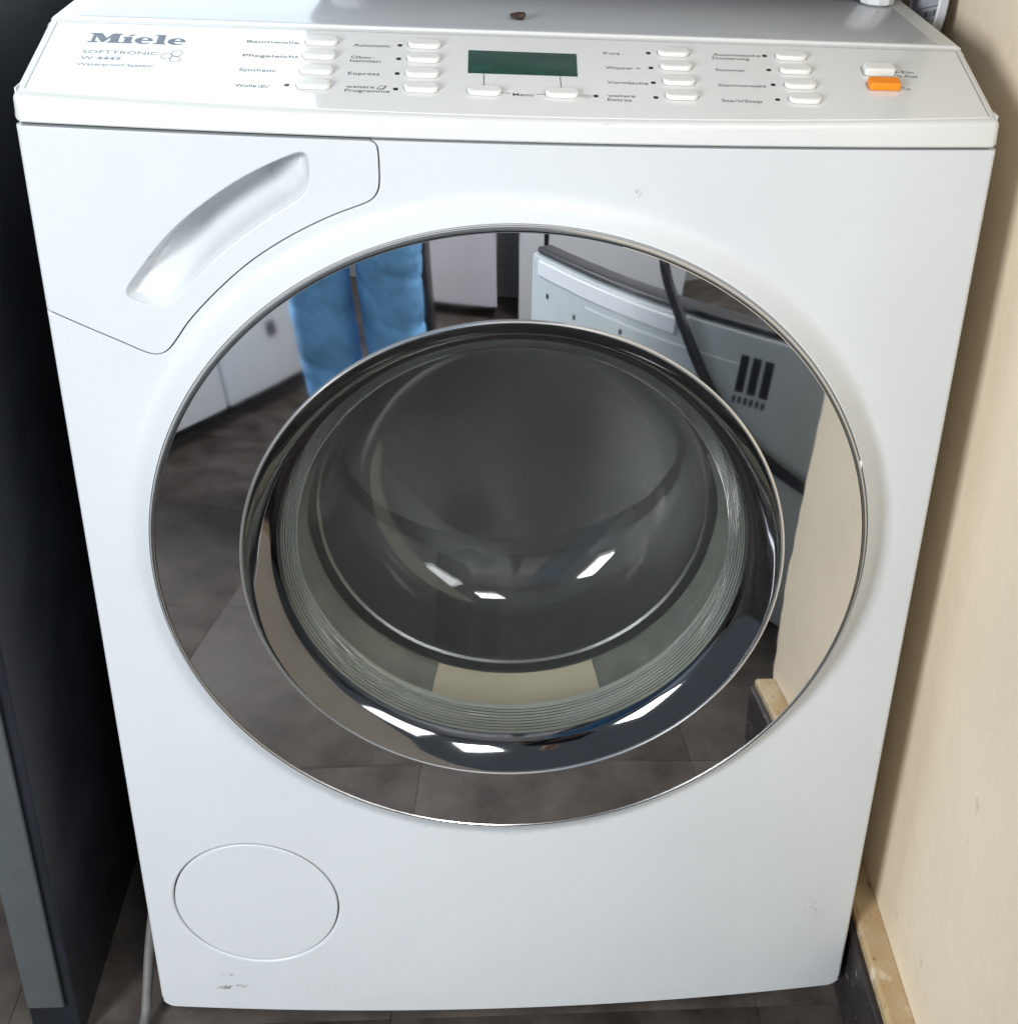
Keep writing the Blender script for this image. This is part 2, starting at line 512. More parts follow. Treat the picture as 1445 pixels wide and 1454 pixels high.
sk3 = obj('baseboard_core', bevel_box('baseboard_core', (0.3106, -0.357, 0.0), (XW-.0005, 0.6, 0.0835), 0), SKIRT, wall)
# wall behind the machine with the window whose light shows on the lid and the panel plate
bw = []
wb = empty('wall_back'); tag(wb, 'pale wall behind the washing machine', kind='structure')
WX0, WX1, WZ0, WZ1 = -1.15, -0.17, 0.90, 1.75
for k, (lo, hi) in enumerate((((-1.6, .63, 0), (WX0, .73, 2.4)), ((WX1, .63, 0), (XW+.12, .73, 2.4)), ((WX0, .63, 0), (WX1, .73, WZ0)), ((WX0, .63, WZ1), (WX1, .73, 2.4)))):
    obj('wall_section', bevel_box('wall_section', lo, hi, 0), ROOMW, wb)
win = empty('window', (0, 0, 0)); tag(win, 'white framed window in the wall behind the washing machine, left of the appliance on its lid', 'window')
fb = .045
for lo, hi in (((WX0, .64, WZ0), (WX0+fb, .70, WZ1)), ((WX1-fb, .64, WZ0), (WX1, .70, WZ1)), ((WX0+fb, .642, WZ0), (WX1-fb, .698, WZ0+.03)), ((WX0+fb, .642, WZ1-fb), (WX1-fb, .698, WZ1))):
    obj('frame', bevel_box('frame', lo, hi, .004), WFOOT, win)
obj('pane', bevel_box('pane', (WX0+fb, .675, WZ0+.03), (WX1-fb, .683, WZ1-fb), 0), SKYP, win)
# far wall of the room behind the photographer
fw = obj('wall_front', bevel_box('wall_front', (-1.6, -2.87, 0), (1.3, -2.77, 2.4), 0), ROOMW)
tag(fw, 'grey wall at the far end of the room, seen in the chrome ring', kind='structure')

# ------------------------------------------------------------------ washing machine
wm = empty('washing_machine', (0, 0, 0))
tag(wm, 'white front loading washing machine with chrome ringed round door against cream wall', 'washing machine')
# casing: side walls, back, bottom, lid
cas = bmesh.new()
def addbox(bm, lo, hi):
    r = bmesh.ops.create_cube(bm, size=1)
    for v in r['verts']: v.co = Vector([lo[i]+(hi[i]-lo[i])*(v.co[i]+.5) for i in range(3)])
for lo, hi in (((-W+.001, .0062, .045), (-W+.0018, .575, .829)), ((W-.0018, .0062, .045), (W-.001, .575, .829)), ((-W+.002, .57, .045), (W-.002, .575, .829)), ((-W+.002, .02, .045), (W-.002, .57, .047))):
    addbox(cas, lo, hi)
obj('casing', finish(cas, 'casing'), CASING, wm)
# dark inner frame behind the joints of the front
bmi = bmesh.new()
for lo, hi in (((-.288, .034, .655), (.288, .038, .806)), ((-.08, .0068, .70), (.288, .012, .803)), ((-.288, .0068, .047), (.288, .012, .25)), ((-.288, .0068, .25), (-.262, .012, .654)), ((.262, .0068, .25), (.288, .012, .70))):
    addbox(bmi, lo, hi)
obj('inner_frame', finish(bmi, 'inner_frame'), BLACKP, wm)
for fx in (-.25, .25):
    for fy in (.05, .53):
        obj('foot', lathe_z if False else bevel_box('foot', (fx-.02, fy-.02, 0), (fx+.02, fy+.02, .0455), .008, 3), BLACKP, wm)

# drawer outline (x, z), going down the left edge and round to the top
DR = [(-0.2975, 0.8088), (-0.2975, 0.6935)]
chain = [(-0.2975, 0.6914), (-0.2730, 0.6802), (-0.2521, 0.6712), (-0.2417, 0.6662), (-0.2345, 0.6636), (-0.2285, 0.6640), (-0.2236, 0.6672), (-0.2186, 0.6735), (-0.2078, 0.6895),
         (-0.1875, 0.7112), (-0.1680, 0.7291), (-0.1491, 0.7426), (-0.1307, 0.7536), (-0.1126, 0.7627), (-0.0982, 0.7684), (-0.0911, 0.7717), (-0.0874, 0.7764), (-0.0858, 0.7820),
         (-0.0857, 0.7937), (-0.0860, 0.8040), (-0.0875, 0.8075), (-0.0910, 0.8088)]
chain = chaikin(chain, 2)
drawer_out = resample([(-0.2975, 0.8088)]+chain, .003)
hand = [(-0.1330, 0.8003), (-0.1290, 0.7993), (-0.1277, 0.7965), (-0.1275, 0.7868), (-0.1288, 0.7795), (-0.1321, 0.7739), (-0.1385, 0.7685), (-0.1514, 0.7603), (-0.1663, 0.7494), (-0.1835, 0.7355),
        (-0.1972, 0.7224), (-0.2074, 0.7103), (-0.2145, 0.7031), (-0.2204, 0.6989), (-0.2269, 0.6974), (-0.2341, 0.6982), (-0.2428, 0.7013), (-0.2460, 0.7045), (-0.2435, 0.7105),
        (-0.2371, 0.7186), (-0.2265, 0.7326), (-0.2143, 0.7464), (-0.2006, 0.7591), (-0.1836, 0.7722), (-0.1670, 0.7834), (-0.1490, 0.7931)]
hand_s = resample(chaikin_closed(hand, 2), .0022)
def plain(x, z): return S(x)
GAP = 0.00042
dout = drawer_out if area2(drawer_out) > 0 else drawer_out[::-1]
dr_in = [(x if x > -0.2962 else -0.2975, z) for x, z in offset(dout, GAP)]
drawer = obj('detergent_drawer', front_sheet('detergent_drawer', dr_in, [hand_s], plain, .00055, .006, .007, hbev=[.0011]), ENAMEL, wm)
drawer['label'] = 'detergent drawer front with curved recessed grip'
up_chain = hand[17:26]+[hand[0]]
lo_chain = hand[4:15]
def tray(x, z):
    a = pdist(up_chain, x, z, False); b = pdist(lo_chain, x, z, False)
    u = a/(a+b+1e-9)
    e0 = math.hypot(x+0.2330, z-0.7005); e1 = math.hypot(x+0.1285, z-0.793)
    edge = pdist(hand_s, x, z)
    ramp = max(0, min(1, (u)/0.07)); ramp = ramp*ramp*(3-2*ramp)
    body = 1-u**2.6
    en = min(1, max(0, (e0-.010)/.045)); en = en*en*(3-2*en)
    en1 = min(1, max(0, (e1-.004)/.03)); en1 = en1*en1*(3-2*en1)
    soft = min(1, edge/.004)
    return S(x)+.0012+soft*(0.0015+0.031*ramp*body*(0.18+0.82*en)*(0.35+0.65*en1))
hx = [q[0] for q in hand_s]; hz = [q[1] for q in hand_s]
ext = []
gx, gz = np.meshgrid(np.arange(min(hx), max(hx), .0018), np.arange(min(hz), max(hz), .0018))
P_ = np.stack([gx.ravel(), gz.ravel()], 1)
P_ = P_[inside_many(hand_s, P_) & (pdist_many(hand_s, P_) > .0006)]
ext = [tuple(float(c) for c in q) for q in P_]
hh = hand_s if area2(hand_s) > 0 else hand_s[::-1]
v2, tri, _ = triangulate(hh, [], ext)
me = bpy.data.meshes.new('grip_recess')
me.from_pydata([(x, tray(x, z), z) for x, z in v2], [], tri)
for p in me.polygons: p.use_smooth = True
obj('grip_recess', me, ENAMEL, drawer)

# front panel with flared surround of the door
R1, R0, YF = 0.2660, 0.2479, -0.0255
def flare(x, z):
    r = math.hypot(x, z-CZ)
    t = max(0.0, min(1.0, (R1-r)/(R1-R0)))
    h = t*t*(1.55-0.55*t)
    return plain(x, z)*(1-h)+YF*h
dr_gap = offset(dout, -GAP)
# panel outline: from drawer's top right corner clockwise ... (built counter clockwise below)
lower = [q for q in dr_gap]
i0 = min(range(len(lower)), key=lambda i: math.hypot(lower[i][0]+0.2975, lower[i][1]-0.6914))
i1 = min(range(len(lower)), key=lambda i: math.hypot(lower[i][0]+0.0910, lower[i][1]-0.8088))
ch2 = []
i = i0
step = 1
while i != i1:
    ch2.append(lower[i]); i = (i+step) % len(lower)
ch2.append((lower[i1][0]+.001, 0.8088))
ch2 = [(-0.2975, ch2[0][1]-.0004)]+[q for q in ch2[1:-1] if q[0] > -0.2955 and q[1] < .8084]+[ch2[-1]]
rc = .012
botl = [(-W+rc-rc*math.cos(math.radians(a)), ZB+rc-rc*math.sin(math.radians(a))) for a in range(0, 91, 10)]
botr = [(W-rc+rc*math.sin(math.radians(a)), ZB+rc-rc*math.cos(math.radians(a))) for a in range(0, 91, 10)]
outl = ch2 + [(W, 0.8088)] + botr[::-1] + botl[::-1]
outl = resample(outl, .004)
FX, FZ, FR = -0.2073, 0.1694, 0.0665
rings = [(r*math.cos(2*PI*k/180), CZ+r*math.sin(2*PI*k/180)) for r in (.2695, .2670, .2650, .2630, .2610, .2590, .2570, .2550, .2530, .2510) for k in range(180)]
front = obj('front_panel', front_sheet('front_panel', outl, [circle(0, CZ, R0, 180), circle(FX, FZ, FR+.0004, 120)], flare, .00055, .006, .008, rings=rings, hbev=[.0012, .0020]), ENAMEL, wm)
flap = obj('filter_flap', front_sheet('filter_flap', circle(FX, FZ, FR-.0007, 120), [], lambda x, z: S(x)+.0003, .0011, .005, .008), ENAMEL, wm)
flap['label'] = 'round white filter flap in the lower left of the front'

# control panel
bm = bmesh.new(); prev = None
RE = .0045
ends = [(W-RE*(1-math.sin(a)), RE*(1-math.cos(a))) for a in [PI/2*(1-k/6) for k in range(7)]]     # from the very end inwards
colx = [(-x, d) for x, d in ends]+[(-W+RE+(2*W-2*RE)*k/56, 0.0) for k in range(1, 56)]+[(x, d) for x, d in ends[::-1]]
for x, ins in colx:
    yb = S(x); RT = .0045
    A_ = Vector((yb+.0012, 0.85-(YP-yb-.0012)*SL)); e1 = Vector((0.0012, A_.y-ZS-.0006)).normalized(); e2 = Vector((1, SL)).normalized()
    half = math.acos(max(-1, min(1, (-e1).dot(e2))))/2
    tl = RT/math.tan(half); p0 = A_-e1*tl; p1 = A_+e2*tl
    c = A_+((-e1+e2).normalized())*(RT/math.sin(half))
    a0 = math.atan2(p0.y-c.y, p0.x-c.x); a1 = math.atan2(p1.y-c.y, p1.x-c.x)
    a0 += 2*PI if a0 < 0 else 0; a1 += 2*PI if a1 < 0 else 0
    prof = [(yb, ZS+.0016), (yb+.0008, ZS+.0006), (YP-.0006, ZS+.0006), (YP-.0006, 0.85-.0016), (YP-.0016, 0.85-.0016*SL)]
    prof += [(c.x+RT*math.cos(a1+(a0-a1)*k/6), c.y+RT*math.sin(a1+(a0-a1)*k/6)) for k in range(7)]
    L = offset(prof, ins) if ins > 0 else prof
    ring = [bm.verts.new((x, q[0], q[1])) for q in L]
    n_ = len(ring)
    if prev:
        for q in range(n_): bm.faces.new((prev[q], ring[q], ring[(q+1) % n_], prev[(q+1) % n_]))
    else: bm.faces.new(ring)
    prev = ring
bm.faces.new(prev)
cp = obj('control_panel', finish(bm, 'control_panel', 40), PLASTIC, wm)
cp['label'] = 'sloping ivory control panel with printed programme names'
# glossy plate on the panel
PW = 0.2905
def solid_on_panel(name, outer, h0, h1, bev, rnd=3, ang=50, flat=0.0007):
    """prism standing on the control panel; outer in (x, -s)"""
    if area2(outer) < 0: outer = outer[::-1]
    bm = bmesh.new()
    layers = [(0, h0)]+[(bev*(1-math.cos(a)), h1-bev*(1-math.sin(a))) for a in [PI/2*k/rnd for k in range(rnd+1)]]
    prev = None
    for ins, h in layers:
        L = offset(outer, ins)
        ring = [bm.verts.new(pan(x, -t, h)) for x, t in L]
        if prev:
            for i in range(len(ring)): bm.faces.new((prev[i], prev[(i+1) % len(ring)], ring[(i+1) % len(ring)], ring[i]))
        prev = ring
    if flat > 0:
        L = offset(outer, bev+flat)
        ring = [bm.verts.new(pan(x, -t, h1)) for x, t in L]
        for i in range(len(ring)): bm.faces.new((prev[i], prev[(i+1) % len(ring)], ring[(i+1) % len(ring)], ring[i]))
        prev = ring
    bm.faces.new(prev)
    return finish(bm, name, ang)
PH = .0004
bm = bmesh.new(); prev = None
N2 = 72
for k in range(N2+1):
    x = -PW+2*PW*k/N2
    sf = (YP-S(x)-.0062)*NL                      # front edge follows the bulge
    rg = [bm.verts.new(pan(x, q, h)) for q, h in ((sf, -.0005), (sf, PH*.4), (sf-.0004, PH), (.0060, PH), (.0056, PH*.4), (.0056, -.0005))]
    if prev:
        for q in range(5): bm.faces.new((prev[q], prev[q+1], rg[q+1], rg[q]))
    else: bm.faces.new(rg)
    prev = rg
bm.faces.new(prev)
obj('panel_plate', finish(bm, 'panel_plate', 12), PLATE, cp)
for x0, x1, s0, s1 in ((-PW-.0009, -PW-.0002, .0050, .0900), (PW+.0002, PW+.0009, .0050, .0900), (-PW, PW, .0049, .0055)):
    obj('panel_edge_groove', flat_shape('panel_edge_groove', [(x0, -s1), (x1, -s1), (x1, -s0), (x0, -s0)], [], lambda x, t: pan(x, -t, .0001)), INKL, cp)

def stadium(cx, s, w, d, r=None):
    r = r or d/2
    return rrect(cx-w/2, -s-d/2, cx+w/2, -s+d/2, r*.999, 6)
ROWS = (.0218, .0403, .0596, .0780)
bts = []
for cx in (-.1257, -.0612, .0984, .1759):
    for s in ROWS: bts.append((cx, s))
for cx, s in ((-.023, .0795), (.0243, .0795)): bts.append((cx, s))
for cx, s in bts:
    o = obj('button', solid_on_panel('button', stadium(cx, s, .0205, .0086), PH*.5, PH+.0028, .0009), BUTTON, cp)
    obj('button_gap', flat_shape('button_gap', stadium(cx, s, .0219, .0100), [], lambda x, t: pan(x, -t, PH+.00006)), mat('gap_grey', (0.42, 0.41, 0.39), .6, var=.1) if 'gap_grey' not in bpy.data.materials else bpy.data.materials['gap_grey'], o)
o = obj('power_button', solid_on_panel('power_button', rrect(.2312-.0100, -.0375-.0055, .2312+.0100, -.0375+.0055, .0022, 5), PH*.5, PH+.0046, .0014), BUTTON, cp)
obj('button_gap', flat_shape('button_gap', rrect(.2312-.0115, -.0375-.0065, .2312+.0108, -.0375+.0063, .0026, 5), [], lambda x, t: pan(x, -t, PH+.00006)), bpy.data.materials['gap_grey'], o)
o = obj('door_button', solid_on_panel('door_button', rrect(.2306-.0102, -.0570-.0052, .2306+.0102, -.0570+.0052, .0022, 5), PH*.5, PH+.0046, .0014), ORANGE, cp)
o['label'] = 'orange door release button'
obj('button_gap', flat_shape('button_gap', rrect(.2306-.0114, -.0570-.0062, .2306+.0108, -.0570+.0058, .0026, 5), [], lambda x, t: pan(x, -t, PH+.00006)), bpy.data.materials['gap_grey'], o)
o = obj('display', solid_on_panel('display', [(-.0335, -.0560), (.0348, -.0565), (.0354, -.0268), (-.0335, -.0262)], PH*.5, PH+.0003, .0002, 3, 50, 0), LCD, cp)
o['label'] = 'dark green unlit display window'
chip = obj('display_chip', flat_shape('display_chip', [(.0338, -.0268), (.0352, -.0270), (.0352, -.0312), (.0344, -.0300), (.0333, -.0280)][::-1], [], lambda x, t: pan(x, -t, PH+.0004)), DGREY, o)
LEDS = [(-.1417, .0777)]+[(-.0767, s) for s in (.0226, .0405, .0595, .0789)]+[(.0450, .0803)]+[(.0821, s) for s in (.0223, .0421, .0613, .0799)]+[(.1586, s) for s in (.0209, .0399, .0593, .0781)]
LEDS += [(-.1417, s) for s in ()]
for x, s in LEDS:
    obj('indicator_light', solid_on_panel('indicator_light', circle(x, -s, .00165, 20), 0, PH+.00025, .0002, 3, 50, 0), LED, cp)
# printed words
_cache = {}
def prebuild(words):
    obs = []
    for b in set(words):
        cu = bpy.data.curves.new('t', 'FONT'); cu.body = b; cu.resolution_u = 3; cu.offset = 0.004
        o = bpy.data.objects.new('t', cu); COL.objects.link(o); obs.append((b, o))
    dg = bpy.context.evaluated_depsgraph_get()
    for b, o in obs:
        me = bpy.data.meshes.new_from_object(o.evaluated_get(dg)); me.materials.clear(); _cache[b] = me
    for b, o in obs:
        cu = o.data; bpy.data.objects.remove(o); bpy.data.curves.remove(cu)
def word(body, x0, x1, s, cap=.0034, m=INK):
    me = _cache[body].copy()
    mn = min(v.co.x for v in me.vertices); mxx = max(v.co.x for v in me.vertices)
    k = (x1-x0)/(mxx-mn); ky = cap/0.69
    for v in me.vertices:
        q = pan(x0+(v.co.x-mn)*k, s-v.co.y*ky, PH+.00012)
        v.co = q
    me.name = 'lettering'
    return obj('lettering', me, m, cp)
WORDS = (('Baumwolle', -.1718, -.1395, .0253), ('Pflegeleicht', -.1721, -.1380, .0438), ('Synthetic', -.1719, -.1498, .0622), ('Wolle', -.1719, -.1592, .0817),
        ('Automatic', -.1057, -.0828, .0258), ('Ober-', -.1062, -.0915, .0417), ('hemden', -.1063, -.0878, .0464), ('Express', -.1064, -.0873, .0626), ('weitere', -.1064, -.0894, .0790), ('Programme', -.1069, -.0801, .0838),
        ('Menü', -.0059, .0065, .0830), ('Kurz', .0530, .0635, .0258), ('Wasser +', .0532, .0753, .0451), ('Vorwäsche', .0529, .0787, .0641), ('weitere', .0523, .0694, .0808), ('Extras', .0520, .0668, .0858),
        ('Automatische', .1243, .1557, .0228), ('Dosierung', .1236, .1478, .0276), ('Summer', .1237, .1432, .0434), ('Startvorwahl', .1231, .1534, .0633), ('Start/Stop', .1230, .1484, .0829),
        ('I-Ein', .2425, .2545, .0388), ('0-Aus', .2425, .2558, .0442), ('Tür', .2416, .2482, .0610))
prebuild([w_[0] for w_ in WORDS]+['SOFTTRONIC', 'W 4449', 'Waterproof-System', 'PC'])
for t, x0, x1, s in WORDS:
    word(t, x0, x1, s)
word('SOFTTRONIC', -.2678, -.2228, .0456, .0042, INKL)
word('W 4449', -.2676, -.2437, .0536, .0044, INKL)
word('Waterproof-System', -.2679, -.2232, .0610, .0034, INKL)
def strokes(lines, w=.0004, m=INK):
    bm = bmesh.new()
    for (x0, s0, x1, s1) in lines:
        a = Vector((x0, -s0)); b = Vector((x1, -s1)); t = (b-a).normalized()*w*.5; n = Vector((-t.y, t.x))
        vs = [bm.verts.new(pan(q.x, -q.y, PH+.00013)) for q in (a-t-n, b+t-n, b+t+n, a-t+n)]
        bm.faces.new(vs)
    me = bpy.data.meshes.new('printed_symbol'); bm.to_mesh(me); bm.free()
    return obj('printed_symbol', me, m, cp)
for ln_ in ((-.0235, .0572, -.0235, .0705), (.0238, .0576, .0241, .0705), (-.0128, .0797, -.0076, .0800), (.0085, .0802, .0138, .0800)):
    strokes([ln_], .0005)
# three honeycomb cells, stacked pages, wool basin, programme-correction oval
for hx_, hs in ((-.2174, .0464), (-.2116, .0426), (-.2117, .0500)):
    q = [(hx_+.0036*math.cos(PI/3*k+PI/6*0), hs+.0040*math.sin(PI/3*k)) for k in range(6)]
    q = chaikin_closed(q, 1)
    strokes([(q[i][0], q[i][1], q[(i+1) % len(q)][0], q[(i+1) % len(q)][1]) for i in range(len(q))], .00045, INKL)
strokes([(-.0880, .0790, -.0845, .0790), (-.0845, .0790, -.0825, .0755), (-.0825, .0755, -.0860, .0755), (-.0860, .0755, -.0880, .0790), (-.0825, .0755, -.0825, .0768), (-.0825, .0768, -.0842, .0798), (-.0842, .0798, -.0876, .0798)], .0004)
strokes([(-.1582, .0788, -.1576, .0817), (-.1576, .0817, -.1532, .0817), (-.1532, .0817, -.1518, .0786), (-.1566, .0792, -.1562, .0810), (-.1562, .0810, -.1540, .0790), (-.1566, .0792, -.1552, .0786), (-.1552, .0786, -.1536, .0790)], .0004)
q = [(.0390+.0033*math.cos(2*PI*k/20), .0808+.0019*math.sin(2*PI*k/20)) for k in range(20)]
strokes([(q[i][0], q[i][1], q[(i+1) % 20][0], q[(i+1) % 20][1]) for i in range(20)], .00032, INKL)
word('PC', .0370, .0410, .0818, .0020, INKL)
# maker's mark in heavy slab letters (millimetres)
def ell(cx, cy, rx, ry, a0, a1, n=24): return [(cx+rx*math.cos(math.radians(a0+(a1-a0)*k/n)), cy+ry*math.sin(math.radians(a0+(a1-a0)*k/n))) for k in range(n+1)]
def glyph_e(cx):
    o = ell(cx, 4.1, 5.5, 4.35, -6, 326, 40)
    o += ell(cx+.9, 4.0, 2.5, 3.1, 318, 186, 16)[1:]
    return o, [ell(cx+.5, 5.0, 1.9, 2.3, 0, 180, 14)]
glyphs = [([(0, 0), (6, 0), (6, 1.4), (4.2, 1.4), (4.2, 7.6), (8.3, .5), (9.6, .5), (13, 6.8), (13, 1.4), (11.6, 1.4), (11.6, 0), (19.6, 0), (19.6, 1.4), (18.2, 1.4), (18.2, 10.6), (19.6, 10.6), (19.6, 12), (13.6, 12), (10.6, 6.0), (7, 12), (.2, 12), (.2, 10.6), (2, 10.6), (2, 1.4), (0, 1.4)], []),
          ([(19.9, 0), (27.2, 0), (27.2, 1.3), (25.9, 1.3), (25.9, 8.3), (20.1, 8.3), (20.1, 7.0), (21.5, 7.0), (21.5, 1.3), (19.9, 1.3)], []),
          ([(23.0, 9.3), (25.0, 9.3), (27.6, 11.6), (24.9, 11.6)], []), glyph_e(33.4),
          ([(39.3, 0), (47.2, 0), (47.2, 1.3), (45.8, 1.3), (45.8, 12), (39.5, 12), (39.5, 10.7), (41.2, 10.7), (41.2, 1.3), (39.3, 1.3)], []), glyph_e(53.3)]
for o_, h_ in glyphs:
    obj('logo_letter', flat_shape('logo_letter', o_ if area2(o_) > 0 else o_[::-1], h_, lambda x, y: pan(-.2676+x*.001, .0314-y*.00102, PH+.00012)), LOGO, cp)

# lid
lid = obj('lid', bevel_box('lid', (-W+.0005, YP+.0004, .8305), (W-.0005, .578, .8503), .0022, 3), PLASTIC, wm)
obj('lid_plate', bevel_box('lid_plate', (-W+.016, YP+.0065, .845), (W-.016, .570, .8509), .0012, 2), LIDM, lid)
obj('lid_ridge', bevel_box('lid_ridge', (-W+.004, YP+.0010, .845), (W-.004, YP+.0036, .8513), .0009, 2), PLASTIC, lid)

# door
T4 = math.tan(math.radians(4.0))
DRIM = mat('grey_door_rim', (0.55, 0.55, 0.54), 0.4, var=.05)
door = obj('door', lathe('door', [(.2477, .004), (.2477, -.0238), (.2473, -.0246), (.2458, -.0247), (.2440, -.0233), (.2440, .004)], 192), DRIM, wm)
door['label'] = 'round door with wide mirror chrome ring and bowl of glass'
obj('chrome_bead', lathe('chrome_bead', [(.2452+.0014*math.cos(a), -.0262+.0026*math.sin(a)) for a in [PI/2-PI*k/10 for k in range(11)]][:0] + [(.2470, -.0225), (.2471, -.0250), (.2466, -.0268), (.2456, -.0277), (.2446, -.0276), (.2441, -.0270)], 192), TRIM, door)
def cone(r): return -.0275-(.244-r)*T4
ring_prof = [(.2438, cone(.2438)+.0012), (.2436, cone(.2436)+.0003)]+[(r, cone(r)) for r in [.2432-.0555*k/12 for k in range(13)]]
ring = obj('chrome_ring', lathe('chrome_ring', ring_prof, 256), CHROME, door)
obj('chrome_bead', lathe('chrome_bead', [(.1877, -.0308), (.1876, -.0322), (.1871, -.0331), (.1863, -.0333), (.1855, -.0328), (.1851, -.0316)], 192), BEAD, door)
bez = [(.1852, -.0318), (.1842, -.0300), (.1812, -.0262), (.1780, -.0222), (.1746, -.0184), (.1712, -.0152), (.1680, -.0130), (.1655, -.0121)]
obj('bezel', lathe('bezel', bez, 192), DCHROME, door)
# ribbed glass bowl
fr = []
NR = 8
for k in range(NR*8+1):
    u = k/(NR*8)
    fr.append((.1650-.0118*u, -.0115+.0135*u-.0011*math.cos(u*NR*2*PI)+.0011))
fr += [(.1518, .0045), (.1490, .012), (.1455, .025), (.1415, .042), (.1370, .060), (.1310, .078), (.1220, .094), (.1090, .105), (.0930, .111), (.0700, .1145), (.0400, .1165), (0, .1172)]
bk = [(0, .1262), (.0420, .1256), (.0730, .1236), (.0970, .1200), (.1145, .1128), (.1285, .1000), (.1385, .0825), (.1455, .0630), (.1505, .0430), (.1550, .0260), (.1590, .0130), (.1660, .0050), (.1690, -.0020), (.1690, -.0110)]
gl = obj('glass_bowl', lathe('glass_bowl', fr+bk, 192, closed=True), GLASS, door)
gl['label'] = 'thick greenish glass bowl with fine ribs round its rim'
SEAL = mat('pale_seal', (0.50, 0.50, 0.47), 0.5, var=.05)
obj('glass_seal', lathe('glass_seal', [(.1755, -.009), (.1740, .010), (.1620, .0135), (.1615, .016), (.1750, .018)], 128), SEAL, wm)
# rubber gasket, drum mouth and drum
obj('gasket', lathe('gasket', [(.2435, .003), (.1850, .004), (.1800, .010), (.1760, .026), (.1700, .040), (.1620, .047), (.1600, .052), (.1640, .060), (.1900, .064)], 128), GASKET, wm)
drum = obj('drum', lathe('drum', [(.1560, .058), (.1530, .0555), (.1510, .057), (.1515, .061), (.1600, .066), (.2250, .085), (.2350, .096), (.2350, .350), (.2250, .362), (.0, .372)], 128), STEEL, wm)
for k in range(3):
    a = math.radians(20+120*k)
    bm = bmesh.new(); prev = None
    for i in range(13):
        y = .11+.23*i/12
        e = math.sin(PI*i/12)**.5 if 0 < i < 12 else 0
        ringv = []
        for (du, h) in ((-.03, 0), (-.018, .028*e), (-.006, .042*e), (.006, .042*e), (.018, .028*e), (.03, 0)):
            rr = .2345-h
            ringv.append(bm.verts.new((rr*math.cos(a+du/.235), y, CZ+rr*math.sin(a+du/.235))))
        if prev:
            for q in range(5): bm.faces.new((prev[q], prev[q+1], ringv[q+1], ringv[q]))
        prev = ringv
    obj('drum_paddle', finish(bm, 'drum_paddle', 60), STEEL, drum)
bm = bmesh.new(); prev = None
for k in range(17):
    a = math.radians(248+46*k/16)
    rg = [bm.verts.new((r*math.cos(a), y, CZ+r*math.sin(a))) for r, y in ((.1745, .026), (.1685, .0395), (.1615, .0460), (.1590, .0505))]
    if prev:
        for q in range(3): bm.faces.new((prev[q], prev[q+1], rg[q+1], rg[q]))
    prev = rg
obj('gasket_reflection_patch', finish(bm, 'gasket_reflection_patch', 60), mat('beige_reflection', (0.80, 0.68, 0.52), .5, var=.06), wm)  # reflection in the glass bowl, painted as a beige patch low on the gasket
nub = obj('latch_nub', bevel_box('latch_nub', (.2322, -.0262, .5925), (.2348, -.0215, .5985), .0006, 2), WFOOT, door)

# ------------------------------------------------------------------ things round the machine
# dark board on the left with grey front edge
ba = empty('side_board')
tag(ba, 'dark navy upright board with grey front edge, left of the washing machine', 'board')
obj('board', bevel_box('board', (-.4110, .0035, .0), (-.3700, .60, .846), .0022, 3), NAVY, ba)
obj('front_edge', bevel_box('front_edge', (-.4095, -.0015, .044), (-.3790, .0030, .842), .0018, 3), DGREY, ba)
hose = obj('drain_hose', tube('drain_hose', [(-.317, .30, .030), (-.316, .17, .085), (-.317, .090, .080), (-.3175, .053, .058), (-.318, .030, .030), (-.319, .006, .0075), (-.322, -.06, .0062), (-.345, -.16, .0062), (-.42, -.28, .0062), (-.55, -.36, .0062)], .0045, 12), HOSE)
tag(hose, 'thin grey hose hanging down beside the lower left edge of the washing machine', 'hose')
# appliance on the lid, only a front foot of it in the frame
mw = empty('countertop_appliance'); tag(mw, 'appliance standing on the washing machine lid, showing only its white front foot', 'appliance')
obj('body', bevel_box('body', (-.155, .190, .888), (.298, .56, 1.16), .008, 3), MICRO, mw)
obj('door', bevel_box('door', (-.148, .176, .896), (.185, .1895, 1.152), .004, 3), MICRO, mw)
def foot_mesh(x, y):
    bm = bmesh.new(); prev = None
    for (r, z) in ((.0105, .8512), (.0128, .8525), (.0138, .858), (.0142, .872), (.0142, .889)):
        rg = [bm.verts.new((x+r*math.cos(2*PI*k/10+.2), y+r*math.sin(2*PI*k/10+.2), z)) for k in range(10)]
        if prev:
            for k in range(10): bm.faces.new((prev[k], prev[(k+1) % 10], rg[(k+1) % 10], rg[k]))
        else: bm.faces.new(rg)
        prev = rg
    bm.faces.new(prev)
    return finish(bm, 'foot', 20)
for x, y in ((.271, .2315), (-.125, .2315), (.271, .52), (-.125, .52)):
    obj('foot', foot_mesh(x, y), WFOOT, mw)
# printed disc wedged between lid and wall
DM = Matrix.Translation((.3165, .247, .851)) @ Matrix.Rotation(math.radians(6), 4, 'Y')
dsc = empty('printed_disc'); tag(dsc, 'round pale disc with dark printing wedged between the lid and the cream wall', 'disc')
def disc_prof(prof, n=64):
    bm = bmesh.new(); prev = None
    for r, x in prof:
        rg = [bm.verts.new(DM @ Vector((x, r*math.cos(2*PI*k/n), r*math.sin(2*PI*k/n)))) for k in range(n)] if r > 0 else [bm.verts.new(DM @ Vector((x, 0, 0)))]
        if prev:
            for k in range(n):
                if len(rg) == 1: bm.faces.new((prev[k], prev[(k+1) % n], rg[0]))
                elif len(prev) == 1: bm.faces.new((prev[0], rg[(k+1) % n], rg[k]))
                else: bm.faces.new((prev[k], prev[(k+1) % n], rg[(k+1) % n], rg[k]))
        prev = rg
    return finish(bm, 'disc', 30)
